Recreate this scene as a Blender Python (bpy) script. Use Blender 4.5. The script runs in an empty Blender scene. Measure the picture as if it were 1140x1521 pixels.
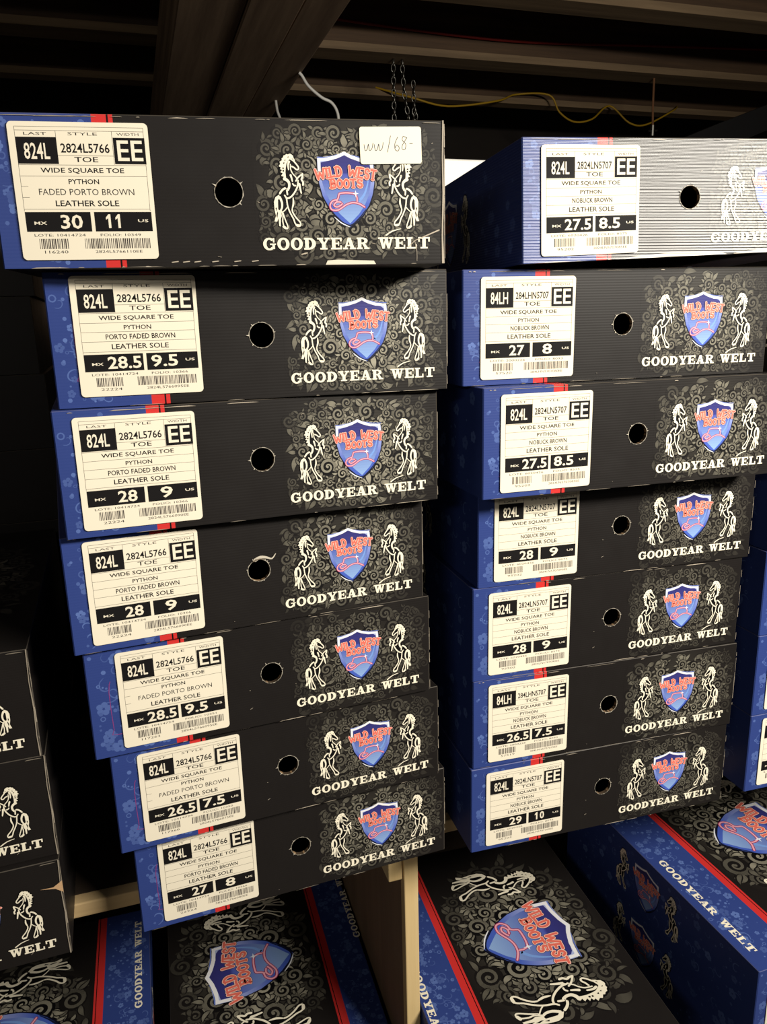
import bpy, math, random
from mathutils import Matrix, Vector

# ------------------------------------------------------------------ camera
scene = bpy.context.scene
C = scene.collection
view = scene.view_settings
view.view_transform = 'Standard'; view.look = 'None'; view.gamma = 1.0
view.use_curve_mapping = False
view.exposure = 0.0

CAM_ROT = ((0.9530394784, 0.2871956687, 0.0960957881),      # columns: right, forward, up
           (-0.3018518682, 0.9265118247, 0.2246359017),
           (-0.0245194260, -0.2430935757, 0.9696928953))
cam_data = bpy.data.cameras.new('camera')
cam_data.sensor_fit = 'VERTICAL'; cam_data.sensor_height = 36.0
cam_data.lens = 1150.0 / 1521.0 * 36.0
cam_data.clip_start = 0.02; cam_data.clip_end = 50
cam = bpy.data.objects.new('camera', cam_data); C.objects.link(cam)
m = Matrix.Identity(4)
for i in range(3):
    m[i][0] = CAM_ROT[i][0]; m[i][1] = CAM_ROT[i][2]; m[i][2] = -CAM_ROT[i][1]
cam.matrix_world = m
scene.camera = cam

# ------------------------------------------------------------------ light
world = bpy.data.worlds.new('world'); scene.world = world; world.use_nodes = True
world.node_tree.nodes['Background'].inputs[0].default_value = (1.0, 0.93, 0.85, 1)
world.node_tree.nodes['Background'].inputs[1].default_value = 0.03

def area_light(name, loc, target, sx, sy, power, col):
    d = bpy.data.lights.new(name, 'AREA'); d.shape = 'RECTANGLE'; d.size = sx; d.size_y = sy
    d.energy = power; d.color = col
    o = bpy.data.objects.new(name, d); C.objects.link(o); o.location = loc
    o.rotation_euler = (Vector(target) - Vector(loc)).to_track_quat('-Z', 'Y').to_euler()
    return o
# one fluorescent fitting on the basement ceiling, behind and to the right of the photographer
area_light('ceiling_tube', (1.12, -0.47, 0.54), (0.25, 0.75, -0.50), 0.8, 0.12, 54, (1.0, 0.935, 0.82))
# added unseen fill lamp, lifts the left-facing sides and the left stack
area_light('fill_lamp_left', (-1.35, -1.35, 0.60), (0.2, 0.75, -0.5), 0.8, 0.12, 7, (1.0, 0.92, 0.79))

# ------------------------------------------------------------------ colours and materials
def lin(c):
    r = []
    for v in c:
        v /= 255.0
        r.append(v / 12.92 if v <= 0.04045 else ((v + 0.055) / 1.055) ** 2.4)
    return (r[0], r[1], r[2], 1.0)
def mixc(a, b, t):
    t = max(0.0, min(1.0, t))
    return tuple(a[i] + (b[i] - a[i]) * t for i in range(3)) + (1.0,)

BLACK = lin((28, 25, 24)); DEEP = lin((12, 11, 12)); BLUE = lin((48, 66, 130)); LBLUE = lin((92, 116, 178))
RED = lin((205, 50, 48)); CREAM = lin((244, 236, 214)); WHITE = lin((240, 240, 244)); WEAR = lin((190, 178, 160))
GREY = lin((160, 155, 138)); PAPER = lin((238, 229, 208)); INK = lin((20, 18, 19)); INKSOFT = lin((50, 46, 43))

def new_mat(name):
    mt = bpy.data.materials.new(name); mt.use_nodes = True
    return mt, mt.node_tree.nodes, mt.node_tree.links, mt.node_tree.nodes['Principled BSDF']

def print_mat(name, rough, spec, ridge):
    """printed surface: colours come from the print, faint corrugation ridges and handling smudges in the coat"""
    mt, N, L, b = new_mat(name)
    a = N.new('ShaderNodeAttribute'); a.attribute_name = 'print'
    tc = N.new('ShaderNodeTexCoord')
    n = N.new('ShaderNodeTexNoise'); n.inputs['Scale'].default_value = 22; n.inputs['Detail'].default_value = 5
    L.new(tc.outputs['Object'], n.inputs['Vector'])
    L.new(a.outputs['Color'], b.inputs['Base Color'])
    mr = N.new('ShaderNodeMapRange'); mr.inputs['To Min'].default_value = rough - 0.07; mr.inputs['To Max'].default_value = rough + 0.09
    L.new(n.outputs['Fac'], mr.inputs['Value']); L.new(mr.outputs['Result'], b.inputs['Roughness'])
    b.inputs['Specular IOR Level'].default_value = spec
    if ridge > 0:
        w = N.new('ShaderNodeTexWave'); w.wave_type = 'BANDS'; w.bands_direction = 'Z'; w.inputs['Scale'].default_value = 118
        w.inputs['Distortion'].default_value = 0.3; w.inputs['Detail'].default_value = 1.0
        L.new(tc.outputs['Object'], w.inputs['Vector'])
        add = N.new('ShaderNodeMath'); add.operation = 'MULTIPLY_ADD'; add.inputs[1].default_value = 0.5
        L.new(n.outputs['Fac'], add.inputs[0]); L.new(w.outputs['Fac'], add.inputs[2])
        bp = N.new('ShaderNodeBump'); bp.inputs['Strength'].default_value = ridge; bp.inputs['Distance'].default_value = 0.0006
        L.new(add.outputs[0], bp.inputs['Height']); L.new(bp.outputs['Normal'], b.inputs['Normal'])
    return mt
M_PRINT = print_mat('coated_cardboard_print', 0.44, 0.25, 0.05)
M_GLOSS = print_mat('glossy_ridged_cardboard_print', 0.37, 0.95, 0.42)
M_PAPER = print_mat('label_paper', 0.65, 0.15, 0.0)

def wood_mat(name, c1, c2, scale, axis, rough=0.75):
    mt, N, L, b = new_mat(name)
    tc = N.new('ShaderNodeTexCoord'); mp = N.new('ShaderNodeMapping')
    s = [scale * 9, scale * 9, scale * 9]; s['XYZ'.index(axis)] = scale * 0.5
    mp.inputs['Scale'].default_value = s
    n = N.new('ShaderNodeTexNoise'); n.inputs['Scale'].default_value = 1.5; n.inputs['Detail'].default_value = 8; n.inputs['Roughness'].default_value = 0.65
    r = N.new('ShaderNodeValToRGB'); r.color_ramp.elements[0].color = c1; r.color_ramp.elements[1].color = c2
    r.color_ramp.elements[0].position = 0.3; r.color_ramp.elements[1].position = 0.7
    L.new(tc.outputs['Object'], mp.inputs['Vector']); L.new(mp.outputs['Vector'], n.inputs['Vector'])
    L.new(n.outputs['Fac'], r.inputs['Fac']); L.new(r.outputs['Color'], b.inputs['Base Color'])
    bp = N.new('ShaderNodeBump'); bp.inputs['Strength'].default_value = 0.25; bp.inputs['Distance'].default_value = 0.003
    L.new(n.outputs['Fac'], bp.inputs['Height']); L.new(bp.outputs['Normal'], b.inputs['Normal'])
    b.inputs['Roughness'].default_value = rough
    return mt
def plain_mat(name, col, rough=0.6, metal=0.0, var=0.15, scale=12):
    mt, N, L, b = new_mat(name)
    tc = N.new('ShaderNodeTexCoord')
    n = N.new('ShaderNodeTexNoise'); n.inputs['Scale'].default_value = scale; n.inputs['Detail'].default_value = 6
    r = N.new('ShaderNodeValToRGB')
    r.color_ramp.elements[0].color = tuple(v * (1 - var) for v in col[:3]) + (1,)
    r.color_ramp.elements[1].color = tuple(min(1, v * (1 + var)) for v in col[:3]) + (1,)
    L.new(tc.outputs['Object'], n.inputs['Vector']); L.new(n.outputs['Fac'], r.inputs['Fac']); L.new(r.outputs['Color'], b.inputs['Base Color'])
    b.inputs['Roughness'].default_value = rough; b.inputs['Metallic'].default_value = metal
    return mt
M_PINE_Z = wood_mat('pale_pine_upright', lin((214, 184, 126)), lin((236, 210, 158)), 2.0, 'Z')
M_PINE_X = wood_mat('pale_pine_shelf_edge', lin((196, 165, 118)), lin((222, 192, 142)), 2.0, 'X')
M_PANEL = wood_mat('brown_panel', lin((120, 96, 72)), lin((146, 120, 92)), 1.2, 'Z')
M_BEAM = wood_mat('old_girder_wood', lin((122, 98, 78)), lin((178, 150, 122)), 1.6, 'Y')
M_JOIST = wood_mat('old_joist_wood', lin((60, 44, 33)), lin((104, 80, 58)), 1.6, 'X')
M_STRAP = wood_mat('pale_strapping_wood', lin((118, 98, 74)), lin((164, 138, 106)), 1.6, 'X')
M_SHADESHELF = wood_mat('shade_toned_shelf', lin((40, 31, 24)), lin((62, 48, 36)), 1.4, 'X')  # shelf wood with the shade put into its colour
M_WALL = plain_mat('dark_basement_wall', lin((46, 40, 36)), 0.9, 0, 0.3, 4)
M_CEIL = plain_mat('dark_subfloor_boards', lin((36, 29, 24)), 0.9, 0, 0.3, 5)
M_FLOOR = plain_mat('concrete_floor', lin((88, 84, 80)), 0.8, 0, 0.2, 6)
M_STEEL = plain_mat('dull_steel', lin((150, 148, 142)), 0.35, 1.0, 0.1, 40)
M_WHITE = plain_mat('white_plastic', lin((228, 226, 220)), 0.45, 0, 0.04)
M_YELLOW = plain_mat('yellow_cable_sheath', lin((200, 158, 34)), 0.5, 0, 0.08)
M_REDCABLE = plain_mat('red_cable_sheath', lin((150, 30, 26)), 0.5, 0, 0.08)
M_CORD = plain_mat('brown_pull_cord', lin((142, 98, 66)), 0.8, 0, 0.15, 60)
M_BLACKPIPE = plain_mat('black_iron', lin((34, 33, 34)), 0.5, 0.3, 0.2)

# ------------------------------------------------------------------ flat print artwork (2-D shapes with colours, later laid on a panel)
class Art:
    def __init__(s): s.v = []; s.f = []; s.c = []; s.inc = 0.0; s.cnt = 0
    def up(s, z): s.cnt += 1; return z + s.inc * s.cnt          # every ink shape lies a hair above the one before
    def begin(s, inc): s.inc = inc; s.cnt = 0
    def poly(s, pts, col, z, cols=None):
        z = s.up(z)
        b = len(s.v)
        for i, p in enumerate(pts):
            s.v.append((p[0], p[1], z)); s.c.append(cols[i] if cols else col)
        s.f.append(tuple(range(b, b + len(pts))))
    def ribbon(s, pts, ws, col, z, cols=None, cap=False):
        n = len(pts); L = []; R = []; z = s.up(z)
        for i in range(n):
            a = pts[max(0, i - 1)]; c = pts[min(n - 1, i + 1)]
            dx, dy = c[0] - a[0], c[1] - a[1]; d = math.hypot(dx, dy) or 1e-9
            nx, ny = -dy / d, dx / d; w = ws[i] / 2
            L.append((pts[i][0] + nx * w, pts[i][1] + ny * w)); R.append((pts[i][0] - nx * w, pts[i][1] - ny * w))
        b = len(s.v)
        for i in range(n):
            cc = cols[i] if cols else col
            s.v.append((L[i][0], L[i][1], z)); s.v.append((R[i][0], R[i][1], z)); s.c += [cc, cc]
        for i in range(n - 1):
            k = b + 2 * i; s.f.append((k, k + 1, k + 3, k + 2))
        if cap:
            for i in (0, n - 1):
                s.disc(pts[i], ws[i] / 2, cols[i] if cols else col, z, 8)
    def stroke(s, pts, w, col, z, w2=None, sm=4, cap=True, taper=False):
        p = smooth(pts, sm); n = len(p)
        w2 = w if w2 is None else w2
        ws = [w + (w2 - w) * i / (n - 1) for i in range(n)]
        if taper: ws = [x * (0.25 + 0.75 * math.sin(math.pi * (0.06 + 0.88 * i / (n - 1)))) for i, x in enumerate(ws)]
        s.ribbon(p, ws, col, z, cap=cap)
    def disc(s, c, r, col, z, n=12, ry=None, a0=0.0):
        ry = ry or r
        s.poly([(c[0] + r * math.cos(2 * math.pi * i / n + a0), c[1] + ry * math.sin(2 * math.pi * i / n + a0)) for i in range(n)], col, z)
    def ring(s, c, ro, ri, col, z, a0=0, a1=360, n=20):
        """elliptical band; ro and ri are (rx, ry)"""
        b = len(s.v); z = s.up(z)
        for i in range(n + 1):
            t = math.radians(a0 + (a1 - a0) * i / n)
            s.v.append((c[0] + ro[0] * math.cos(t), c[1] + ro[1] * math.sin(t), z))
            s.v.append((c[0] + ri[0] * math.cos(t), c[1] + ri[1] * math.sin(t), z)); s.c += [col, col]
        for i in range(n):
            k = b + 2 * i; s.f.append((k, k + 1, k + 3, k + 2))
    def rect(s, x0, y0, x1, y1, col, z): s.poly([(x0, y0), (x1, y0), (x1, y1), (x0, y1)], col, z)
    def add(s, o, sx, sy, dx, dy, dz=0.0, zs=1.0, rot=0.0, col=None):
        b = len(s.v); cr, sr = math.cos(rot), math.sin(rot)
        for x, y, z in o.v:
            x *= sx; y *= sy
            s.v.append((x * cr - y * sr + dx, x * sr + y * cr + dy, z * zs + dz))
        s.c += [col] * len(o.c) if col else o.c
        for f in o.f: s.f.append(tuple(i + b for i in f))

def smooth(pts, k):
    if k <= 1 or len(pts) < 3: return list(pts)
    out = []; n = len(pts)
    for i in range(n - 1):
        p0 = pts[max(0, i - 1)]; p1 = pts[i]; p2 = pts[i + 1]; p3 = pts[min(n - 1, i + 2)]
        for j in range(k):
            t = j / k; t2 = t * t; t3 = t2 * t
            out.append(tuple(0.5 * (2 * p1[q] + (p2[q] - p0[q]) * t + (2 * p0[q] - 5 * p1[q] + 4 * p2[q] - p3[q]) * t2 + (3 * p1[q] - p0[q] - 3 * p2[q] + p3[q]) * t3) for q in (0, 1)))
    out.append(pts[-1]); return out

UM = 1e-6
_font = {}
def font_art(txt, bold):
    k = (txt, bold)
    if k not in _font:
        cu = bpy.data.curves.new('t', 'FONT'); cu.body = txt; cu.resolution_u = 2; cu.offset = bold
        o = bpy.data.objects.new('t', cu); C.objects.link(o)
        me = bpy.data.meshes.new_from_object(o.evaluated_get(bpy.context.evaluated_depsgraph_get()))
        vs = [(v.co.x, v.co.y) for v in me.vertices]
        x0 = min(v[0] for v in vs); x1 = max(v[0] for v in vs); y0 = min(v[1] for v in vs); y1 = max(v[1] for v in vs)
        a = Art(); a.v = [((x - x0) / (x1 - x0), (y - y0) / (y1 - y0), 0.0) for x, y in vs]
        a.c = [INK] * len(vs); a.f = [tuple(p.vertices) for p in me.polygons]
        bpy.data.objects.remove(o); bpy.data.curves.remove(cu); bpy.data.meshes.remove(me)
        _font[k] = a
    return _font[k]
def put_text(art, txt, x0, y0, x1, y1, col, z, bold=0.0):
    if txt in ('11', '10') and bold:
        n = 2; w = (x1 - x0) / n; h = y1 - y0
        for i, ch in enumerate(txt):
            xx = x0 + i * w
            if ch == '1': art.poly([(xx + w * .66, y0), (xx + w * .66, y1), (xx + w * .46, y1), (xx + w * .16, y0 + h * .76), (xx + w * .16, y0 + h * .6), (xx + w * .40, y0 + h * .72), (xx + w * .40, y0)], col, z)
            else: art.add(font_art('0', bold), w * .82, h, xx + w * .1, y0, z, 1.0, 0.0, col)
        return
    art.add(font_art(txt, bold), x1 - x0, y1 - y0, x0, y0, z, 1.0, 0.0, col)

# ---- rearing horse, traced on a 887 x 1521 grid; returned upright, one unit high, centred
def horse_art():
    a = Art(); T = lambda p: ((p[0] - 370) / 1345.0, (772 - p[1]) / 1345.0)
    P = lambda pts, col, z: a.poly([T(p) for p in pts], col, z)
    S = lambda pts, w, col, z, w2=None, taper=False: a.stroke([T(p) for p in pts], w / 1345.0, col, z, None if w2 is None else w2 / 1345.0, 3, True, taper)
    z0, z1, z2 = 0, 40 * UM, 190 * UM; a.begin(1.0 * UM)
    P([(290, 120), (380, 85), (470, 85), (520, 150), (540, 235), (580, 285), (618, 340), (600, 395), (545, 412), (500, 400), (465, 365), (470, 420), (540, 495), (575, 510), (605, 480), (655, 440), (680, 480), (655, 545), (688, 605), (672, 670), (650, 690), (650, 790), (618, 825), (585, 795), (580, 700), (545, 745), (490, 850), (490, 1000), (455, 1110), (515, 1225), (595, 1325), (592, 1400), (500, 1402), (440, 1320), (415, 1255), (355, 1165), (335, 1075), (280, 1135), (305, 1230), (352, 1370), (345, 1440), (270, 1450), (222, 1365), (218, 1260), (205, 1200), (195, 1400), (155, 1390), (150, 1300), (75, 1320), (98, 1200), (80, 1050), (76, 950), (100, 865), (180, 805), (205, 750), (270, 695), (320, 660), (335, 620), (285, 565), (240, 525), (222, 430), (205, 330), (228, 240), (270, 180)], DEEP, z0)
    # mane with a scalloped edge, running on into the withers
    P([(508, 205), (492, 140), (455, 112), (430, 105), (400, 120), (368, 112), (345, 132), (318, 138), (305, 172), (278, 190), (282, 222), (236, 248), (248, 286), (214, 324), (256, 345), (240, 374), (276, 395), (240, 428), (286, 446), (254, 492), (302, 510), (280, 545), (318, 575), (345, 560), (340, 500), (336, 430), (346, 350), (362, 282), (402, 222), (440, 196), (478, 190)], CREAM, z1)
    S([(310, 545), (360, 570), (395, 620), (392, 690), (368, 742)], 58, CREAM, z1, 34)
    for p in ([(285, 345), (312, 350), (310, 372), (286, 372)], [(284, 392), (312, 388), (312, 420), (290, 416)], [(330, 215), (352, 205), (340, 240)], [(300, 262), (330, 258), (318, 290)], [(392, 160), (412, 150), (400, 185)], [(318, 690), (350, 660), (372, 690), (350, 718)]):
        P(p, DEEP, z2)
    S([(440, 196), (492, 226), (524, 260), (566, 310), (588, 352), (570, 384), (538, 378), (510, 352), (462, 326)], 26, CREAM, z1)
    S([(505, 200), (515, 235)], 22, CREAM, z1)
    S([(412, 245), (392, 305), (398, 385)], 40, CREAM, z1, 22)
    S([(436, 290), (440, 390), (480, 462), (528, 512), (548, 560)], 20, CREAM, z1)
    S([(430, 480), (446, 530), (458, 585)], 38, CREAM, z1, 24)
    S([(462, 632), (485, 660), (515, 664)], 26, CREAM, z1)
    S([(525, 580), (556, 535), (592, 500), (655, 455)], 26, CREAM, z1)
    S([(655, 460), (650, 510), (632, 555), (660, 600), (655, 650)], 34, CREAM, z1)
    S([(566, 570), (556, 640), (545, 690)], 26, CREAM, z1)
    S([(588, 640), (600, 720), (616, 795)], 40, CREAM, z1, 26)
    S([(570, 620), (540, 700), (490, 786), (432, 850), (378, 884)], 30, CREAM, z1)
    S([(372, 700), (300, 716), (250, 752), (212, 802)], 36, CREAM, z1)
    S([(345, 745), (352, 820)], 30, CREAM, z1)
    P([(196, 822), (122, 870), (92, 950), (96, 1100), (116, 1200), (80, 1302), (132, 1306), (160, 1238), (168, 1382), (196, 1392), (202, 1260), (226, 1200), (214, 1112), (164, 1088), (168, 920), (202, 882)], CREAM, z1)
    P([(128, 1190), (150, 1120), (158, 1150), (140, 1240)], DEEP, z2); P([(116, 1060), (140, 1050), (136, 1120)], DEEP, z2)
    S([(206, 870), (240, 960), (238, 1050), (206, 1112)], 44, CREAM, z1, 30)
    S([(226, 1120), (248, 1200), (238, 1290), (256, 1390), (292, 1428), (326, 1426), (328, 1378), (288, 1270), (252, 1150)], 22, CREAM, z1)
    S([(250, 1395), (285, 1420)], 46, CREAM, z1)
    S([(250, 1132), (300, 1092), (342, 1042)], 18, CREAM, z1)
    S([(298, 836), (330, 890), (342, 1000), (362, 1080), (400, 1170), (448, 1260), (470, 1330), (512, 1384), (572, 1374), (570, 1318), (500, 1240), (440, 1145), (428, 1085)], 26, CREAM, z1)
    S([(500, 1370), (555, 1378)], 44, CREAM, z1)
    S([(330, 890), (378, 884)], 30, CREAM, z1)
    S([(456, 876), (458, 980), (426, 1080)], 34, CREAM, z1, None, True)
    return a
HORSE = horse_art()

# ---- shield with title and hat, traced on the photograph's enlarged crop; one unit high, centred at (0, 0)
GL = {
 'W': [[(-.02, 1), (.22, 0), (.5, .62), (.78, 0), (1.02, 1)]], 'I': [[(.5, 0), (.5, 1)]], 'L': [[(.2, 1), (.2, 0.06), (.95, 0.06)]],
 'D': [[(.15, 0), (.15, 1), (.6, .98), (.92, .7), (.92, .3), (.6, .02), (.15, 0)]],
 'E': [[(.95, 1), (.15, 1), (.15, 0), (.95, 0)], [(.15, .5), (.75, .5)]],
 'S': [[(.9, .8), (.6, 1), (.2, .9), (.2, .6), (.8, .42), (.85, .12), (.5, 0), (.1, .2)]],
 'T': [[(.5, 0), (.5, 1)], [(0, .98), (1, .98)]],
 'B': [[(.15, 0), (.15, 1), (.7, .95), (.75, .6), (.2, .52), (.85, .45), (.85, .08), (.15, 0)]],
 'O': [[(.5, 1), (.9, .75), (.9, .25), (.5, 0), (.1, .25), (.1, .75), (.5, 1)]],
}
def title(a, word, x0, y0, x1, y1, h0, h1, T, z):
    """a slab word running from (x0, y0) to (x1, y1) along its base, letter heights h0 to h1; three passes make outline, edge and core"""
    n = len(word); L = math.hypot(x1 - x0, y1 - y0); ux, uy = (x1 - x0) / L, (y1 - y0) / L
    wt = [1.5 if ch == 'W' else .5 if ch == 'I' else 1.0 for ch in word]; xs = [L * sum(wt[:i]) / sum(wt) for i in range(n)]; cs = [L * w / sum(wt) for w in wt]
    for w, col, zz in ((48, lin((40, 18, 32)), z), (39, lin((250, 206, 192)), z + 75 * UM), (25, lin((230, 112, 96)), z + 150 * UM)):
        a.begin(1.1 * UM)
        for i, ch in enumerate(word):
            h = h0 + (h1 - h0) * (i + .5) / n
            for st in GL[ch]:
                pts = [(x0 + ux * (xs[i] + cs[i] * (.1 + .8 * p[0])) + uy * h * p[1], y0 + uy * (xs[i] + cs[i] * (.1 + .8 * p[0])) - ux * h * p[1]) for p in st]
                if ch in 'DSBO': a.stroke([T(p) for p in pts], w / 905.0, col, zz, None, 3, True)
                else:
                    for p, q in zip(pts, pts[1:]): a.stroke([T(p), T(q)], w / 905.0, col, zz, None, 1, True)
            for p in ((.08, 0), (.08, 1)) if ch in 'BDEL' else ((.5, 0), (.5, 1)) if ch in 'IT' else ():
                q = [(x0 + ux * (xs[i] + cs[i] * (.1 + .8 * (p[0] + d * (2 if ch == 'I' else 1)))) + uy * h * p[1], y0 + uy * (xs[i] + cs[i] * (.1 + .8 * (p[0] + d * (2 if ch == 'I' else 1)))) - ux * h * p[1]) for d in (-.18, .18)]
                a.stroke([T(p) for p in q], w * .8 / 905.0, col, zz, None, 1, True)

def scan(a, poly, rows, colf, z):
    """fill a shape row by row so a printed colour change runs evenly down it"""
    ys = [p[1] for p in poly]; y0, y1 = min(ys), max(ys)
    def span(y):
        xs = []
        for i in range(len(poly)):
            p, q = poly[i], poly[(i + 1) % len(poly)]
            if (p[1] - y) * (q[1] - y) <= 0 and p[1] != q[1]: xs.append(p[0] + (q[0] - p[0]) * (y - p[1]) / (q[1] - p[1]))
        return min(xs), max(xs)
    b = len(a.v)
    for i in range(rows + 1):
        t = min(max(i / rows, 0.001), 0.999); y = y0 + (y1 - y0) * t; l, r = span(y)
        a.v += [(l, y, z), (r, y, z)]; c = colf(1 - t); a.c += [c, c]
    for i in range(rows):
        k = b + 2 * i; a.f.append((k, k + 1, k + 3, k + 2))

def shield_art():
    a = Art(); T = lambda p: ((p[0] - 532) / 905.0, (502 - p[1]) / 905.0)
    left = [(515, 50), (440, 92), (370, 115), (250, 128), (166, 122), (166, 250), (182, 430), (222, 580), (290, 700), (370, 800), (470, 892), (565, 955)]
    right = [(565, 955), (660, 890), (745, 800), (820, 690), (872, 560), (896, 430), (898, 300), (886, 136), (790, 140), (690, 128), (590, 92), (515, 50)]
    a.poly([T((x + (12 if x > 532 else -8), y + 12)) for x, y in left + right[1:-1]], lin((14, 14, 28)), 0)
    scan(a, [T(p) for p in left + right[1:-1]], 24, lambda t: mixc(lin((190, 200, 235)), lin((70, 96, 190)), t * 1.4), 30 * UM)
    inner = [(515, 92), (420, 132), (300, 164), (210, 174), (208, 300), (224, 430), (268, 560), (340, 690), (440, 800), (565, 912), (690, 792), (770, 680), (822, 560), (848, 430), (852, 300), (840, 184), (720, 170), (600, 134)]
    ip = [T(p) for p in inner]
    def icol(t):
        if t < .28: return mixc(lin((52, 50, 112)), lin((56, 58, 134)), t / .28)
        return mixc(lin((78, 90, 176)), lin((140, 172, 222)), (t - .28) / .68)
    scan(a, ip, 28, icol, 60 * UM)
    # pale blue printed streak on the right, dark line near the tip
    a.stroke([T(p) for p in [(690, 640), (760, 560), (806, 440), (824, 330)]], 36 / 905., lin((120, 158, 224)), 80 * UM, 10 / 905., 4, True)
    a.stroke([T(p) for p in [(330, 770), (420, 866), (562, 938), (680, 856), (780, 740)]], 20 / 905., lin((22, 26, 52)), 84 * UM, None, 4, True, True)
    a.stroke([T(p) for p in [(360, 832), (450, 906), (560, 955)]], 14 / 905., lin((236, 238, 244)), 110 * UM, None, 3, True, True)
    # broad white rim round the top
    a.stroke([T(p) for p in [(188, 290), (188, 150), (300, 140), (420, 110), (515, 68), (600, 110), (720, 148), (862, 160), (872, 280)]], 40 / 905., WHITE, 120 * UM, None, 1, False)
    for q in ((188, 150), (862, 160)): a.rect(T(q)[0] - .022, T(q)[1] - .022, T(q)[0] + .022, T(q)[1] + .022, WHITE, 121 * UM)
    a.stroke([T(p) for p in [(170, 118), (300, 120), (420, 88)]], 12 / 905., lin((96, 116, 190)), 118 * UM, None, 2, True)
    a.stroke([T(p) for p in [(610, 92), (740, 120), (890, 130)]], 12 / 905., lin((96, 116, 190)), 118 * UM, None, 2, True)
    hz = 125 * UM; a.begin(.8 * UM)
    hat = ([(400, 625), (345, 640), (310, 690), (330, 742), (400, 752), (462, 722), (525, 682), (600, 660), (685, 670), (762, 712)],
           [(400, 632), (420, 600), (430, 560), (450, 546), (530, 540), (610, 546), (645, 560), (664, 600), (664, 645)],
           [(452, 655), (400, 650), (360, 690), (400, 712), (450, 690), (470, 672)])
    for w, col, zz in ((32, lin((150, 40, 84)), hz), (17, lin((240, 170, 186)), hz + 30 * UM)):
        for h in hat: a.stroke([T(p) for p in h], w / 905., col, zz, None, 4, True)
    a.poly([T(p) for p in [(648, 505), (655, 540), (690, 548), (655, 558), (648, 600), (640, 558), (610, 548), (640, 540)]], lin((232, 238, 250)), hz + 60 * UM)
    tz = 215 * UM
    title(a, 'BOOTS', 318, 484, 752, 470, 100, 92, T, tz)
    title(a, 'WILD', 138, 384, 484, 335, 118, 108, T, tz + 120 * UM)
    title(a, 'WEST', 548, 332, 916, 388, 112, 116, T, tz + 120 * UM)
    return a
SHIELD = shield_art()

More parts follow.
